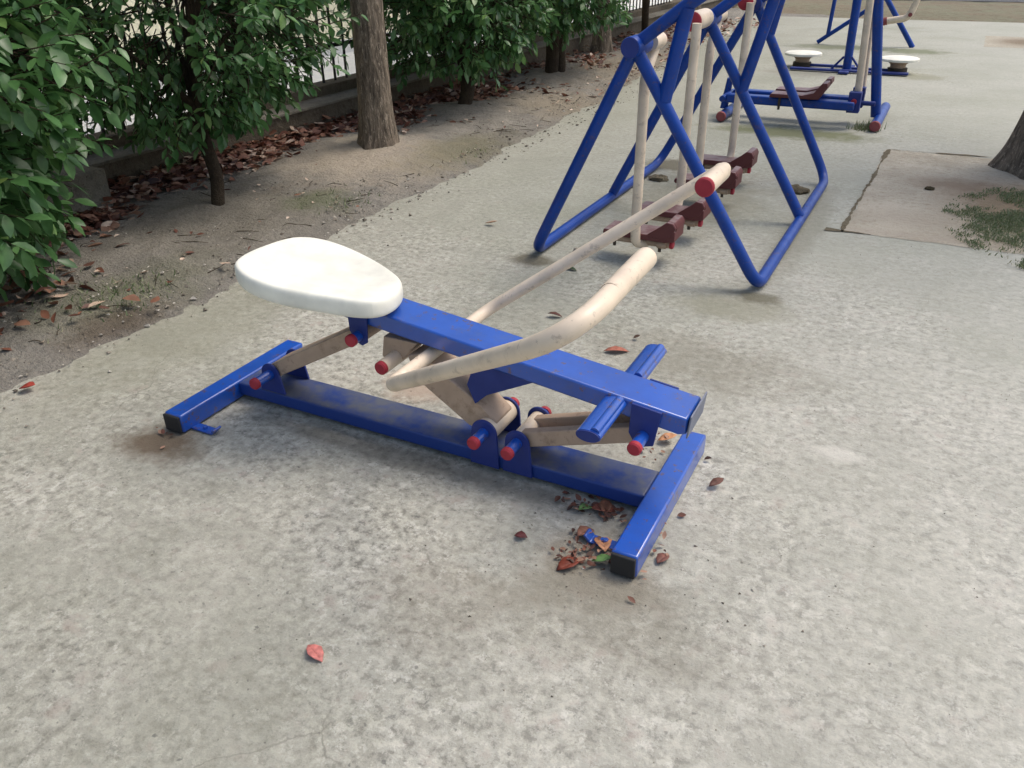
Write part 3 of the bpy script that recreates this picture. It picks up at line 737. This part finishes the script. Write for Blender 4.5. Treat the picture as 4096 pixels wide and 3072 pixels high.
# ------------------------------------------------------------------ air walker
aw = thing('air_walker', (-1.08, 4.3, 0), 'blue tubular double air walker with cream swing arms and maroon pedals', 'exercise machine')
TR = .0265
HX = -1.155
for sx, xb in ((-1, -1.60), (1, -.552)):
    pts = fil([(HX+sx*.012, 3.33, .93), (xb, 3.33, .030), (xb, 5.22, .030), (-1.10+sx*.012, 5.24, .97)], [.09, .13], 9)
    P().tube(pts, TR, 18).build('side_frame', M_bluetube, aw)
    P().tube([(-1.135+sx*.012, 4.35, .95), (xb-sx*.004, 4.35, .045)], TR, 16).build('middle_leg', M_bluetube, aw)
for (hx, ya, yb, hz) in ((HX, 3.265, 3.43, .955), (-1.135, 4.26, 4.44, .975), (-1.10, 5.19, 5.30, .985)):
    o = P().tube([(hx, ya, hz), (hx, ya+.004, hz), (hx, yb, hz)], .041, 26, radii=[.039, .041, .041]).build('hub', M_bluetube, aw)
    P().tube([(hx, ya-.003, hz), (hx, ya+.002, hz)], .037, 24).build('hub_plate', M_navy, o)
for (hx, y, hz, bx0, bz0, bx1, bz1) in ((HX, 3.33, .955, -1.02, .755, -.955, 1.10), (-1.135, 4.35, .975, -.935, .64, -.80, 1.20), (-1.10, 5.24, .985, -1.0, .83, -.95, 1.10)):
    P().tube(fil([(hx+.02, y, hz+.02), (hx+.20, y, hz+.155), (hx+.42, y, hz+.30), (hx+.46, y, hz+.46), (hx+.30, y, hz+.50)], [.06, .08, .05]), TR*.98, 16).build('handlebar', M_bluetube, aw)
    P().tube([(bx0, y, bz0), (bx1, y, bz1)], TR*1.08, 16).build('brace', M_bluetube, aw)
# swing arms and pedals
ARM = [(-1.14, 3.43, 1, 3.46, 3.58, .955, -1.305, 3.445, 1), (-1.105, 3.995, -1, 4.06, 4.27, .985, -1.275, 3.815, -1),
       (-1.14, 4.45, 1, 4.46, 4.60, .975, -1.27, 4.44, 1), (-1.11, 5.09, -1, 5.12, 5.24, 1.0, -1.29, 4.93, -1)]
for (x, y, s, ya, yb, hz, px, py, sd_) in ARM:
    if s > 0:
        pts = fil([(x, y+.10, hz-.03), (x, y, .83), (x, y, .17), (x, y+.012, .10), (x+.03, y+.07, .085)], [.06, .03, .03, .03])
    else:
        pts = fil([(x+.01, y, hz), (x, y, .17), (x, y-.03, .12), (x, y-.08, .085)], [.03, .03, .03])
    arm = P().tube(pts, .0225, 16).build('swing_arm', M_beige, aw)
    o = P().cyl((HX+.02, ya, hz), (HX+.02, yb, hz), .044 if s < 0 else .032, 24).build('bearing_sleeve', M_beige, aw)
    yc = ya if s < 0 else yb; q = -1 if s < 0 else 1
    P().tube([(HX+.02, yc, hz), (HX+.02, yc+q*.008, hz), (HX+.02, yc+q*.012, hz)], .04, 24, radii=[.043, .043, .036] if s < 0 else [.030, .030, .024]).build('bearing_cap', M_red, o)
    m = P(); w_ = .145
    m.prism([(px, .128), (px+.005, .146), (px+.23, .146), (px+.28, .152), (px+.345, .175), (px+.345, .126), (px+.30, .118), (px+.01, .118)], py, py+w_)
    pd = m.build('pedal', M_maroon, aw, .004)
    m = P()
    m.prism([(px+.215, .146), (px+.275, .190), (px+.305, .215), (px+.335, .212), (px+.348, .190), (px+.330, .150), (px+.29, .125)], py-.003, py+.018)
    m.prism([(px+.27, .170), (px+.305, .215), (px+.335, .212), (px+.348, .190), (px+.345, .165)], py+.018, py+w_)
    m.build('toe_stop', M_maroon, pd, .004)
    m = P(); m.cyl((px+.02, py+.05, .098), (px+.315, py+.05, .098), .0185, 14); m.cyl((px+.30, py+.035, .098), (px+.26, py+.035, .098), .019, 14)
    bt = m.build('pedal_tube', M_tan, pd)
    P().tube([(px+.315, py+.05, .098), (px+.327, py+.05, .098), (px+.331, py+.05, .098)], .0195, 16, radii=[.0195, .0195, .015]).build('tube_cap', M_red, pd)
    m = P()
    for bx in (.05, .27): m.cyl((px+bx, py+.035, .085), (px+bx, py+.035, .062), .008, 8); m.cyl((px+bx, py+.035, .118), (px+bx, py+.035, .062), .005, 8)
    m.build('bolt', M_bolt, pd)

# ------------------------------------------------------------------ ski walker behind it
sk = thing('ski_stepper', (-1.05, 7.1, 0), 'blue ski stepper with low twin beams and two cream levers, behind the air walker', 'exercise machine')
for (x, ya, yb) in ((-.445, 6.88, 7.75), (-1.60, 6.80, 7.62)):
    o = P().cyl((x, ya, .045), (x-.005, yb, .045), .038, 20).build('foot_tube', M_bluetube, sk)
    P().tube([(x, ya-.012, .045), (x, ya, .045), (x, ya+.004, .045)], .046, 20, radii=[.035, .041, .041]).build('foot_cap', M_fadedred, o)
P().tube([(-.475, 7.2, .06), (-.617, 7.2, .891), (-.72, 7.2, 1.45)], .038, 20).build('post', M_bluetube, sk)
P().tube([(-1.66, 7.12, .05), (-1.64, 7.15, .27), (-1.55, 7.15, .29)], .032, 16).build('post', M_bluetube, sk)
for i, (y, ly) in enumerate(((6.93, 6.99), (7.17, 7.25))):
    P().box(-1.60, -.62, y-.05, y+.05, .14, .205).build('swing_beam', M_bluetube, sk, .012)
    m = P().box(-.675, -.585, y+.0, y+.085, .12, .27); b = m.build('lever_bracket', M_navy, sk, .004)
    P().cyl((-.63, y-.022, .205), (-.63, y-.002, .205), .020, 16).build('cap', M_red, b)
    P().tube([(-.617, ly+.03, .20), (-.655, ly+.03, .9), (-.68, ly+.03, 1.42)], .027, 16).build('lever', M_beige, sk)
    px = -1.25 if i == 0 else -1.255
    m = P().prism([(px, .212), (px+.01, .24), (px+.25, .24), (px+.33, .262), (px+.385, .335), (px+.42, .338), (px+.425, .305), (px+.37, .215)], y-.10, y+.06)
    pd = m.build('pedal', M_maroon, sk, .005)
    m = P().cyl((px+.08, y-.07, .21), (px+.08, y-.07, .12), .010, 8); m.build('bolt', M_bolt, pd)
P().tube([(-.60, 7.1, .17), (-.49, 7.1, .17)], .018, 12).build('link_tube', M_navy, sk)
P().tube([(-1.62, 6.86, .17), (-1.62, 7.24, .17)], .025, 12).build('pivot_tube', M_bluetube, sk)

# ------------------------------------------------------------------ waist twister
tw = thing('waist_twister', (-1.05, 10.0, 0), 'waist twister with two white standing discs on a blue base bar', 'exercise machine')
P().tube([(-1.045, 10.0, .02), (-1.06, 10.0, .71), (-1.08, 10.0, 1.4)], .044, 20).build('post', M_bluetube, tw)
P().box(-1.62, -.42, 9.86, 9.94, .012, .035).build('base_bar', M_navy, tw, .004)
P().box(-1.10, -1.0, 9.75, 10.35, .010, .030).build('base_bar', M_navy, tw, .004)
for s in (-1, 1):
    m = P().tube([(-1.045+s*.04, 9.93, .16), (-1.045+s*.15, 9.92, .03)], .012, 8); m.build('gusset', M_navy, tw)
for (x, y) in ((-1.55, 10.2), (-.545, 10.1)):
    m = P(); m.tube([(x, y, .125), (x, y, .130), (x, y, .150), (x, y, .158)], .19, 36, radii=[.185, .20, .20, .185])
    d = m.build('standing_disc', M_seat, tw)
    m = P(); m.tube([(x, y, .055), (x, y, .09), (x, y, .125)], .12, 24, radii=[.075, .08, .12]); m.build('disc_bearing', M_tan, d)
    m = P(); m.cyl((x, y, .008), (x, y, .055), .10, 20); m.build('disc_base', M_bolt, d)
    P().box(min(x, -1.04), max(x, -1.04), y-.03 if x < -1 else 10.06, y+.03 if x < -1 else 10.12, .012, .04).build('base_arm', M_navy, tw, .004)

# ------------------------------------------------------------------ farthest machine
fm = thing('pull_trainer', (-1.15, 12.5, 0), 'farthest blue exerciser with splayed legs and a white lever arm', 'exercise machine')
P().tube([(-1.74, 12.5, .02), (-1.21, 12.5, .41), (-.95, 12.5, .62)], .027, 16).build('leg', M_bluetube, fm)
P().tube([(-.545, 12.5, 0), (-.96, 12.5, .56), (-1.1, 12.5, .78)], .033, 16).build('leg', M_bluetube, fm)
P().tube([(-1.62, 12.5, .12), (-1.605, 12.5, .55), (-1.58, 12.5, 1.3)], .026, 16).build('post', M_bluetube, fm)
P().tube([(-1.12, 12.5, .72), (-1.1, 12.5, 1.4)], .04, 16).build('post', M_bluetube, fm)
la = P().tube(fil([(-.92, 12.38, .315), (-.66, 12.38, .36), (-.605, 12.38, .56), (-.56, 12.38, .9)], [.07, .1]), .042, 16).build('lever_arm', M_beige, fm)
P().cyl((-.965, 12.38, .305), (-.905, 12.38, .318), .048, 18).build('arm_cap', M_fadedred, la)
P().cyl((-.645, 12.33, .40), (-.645, 12.345, .40), .025, 14).build('pin', M_fadedred, la)
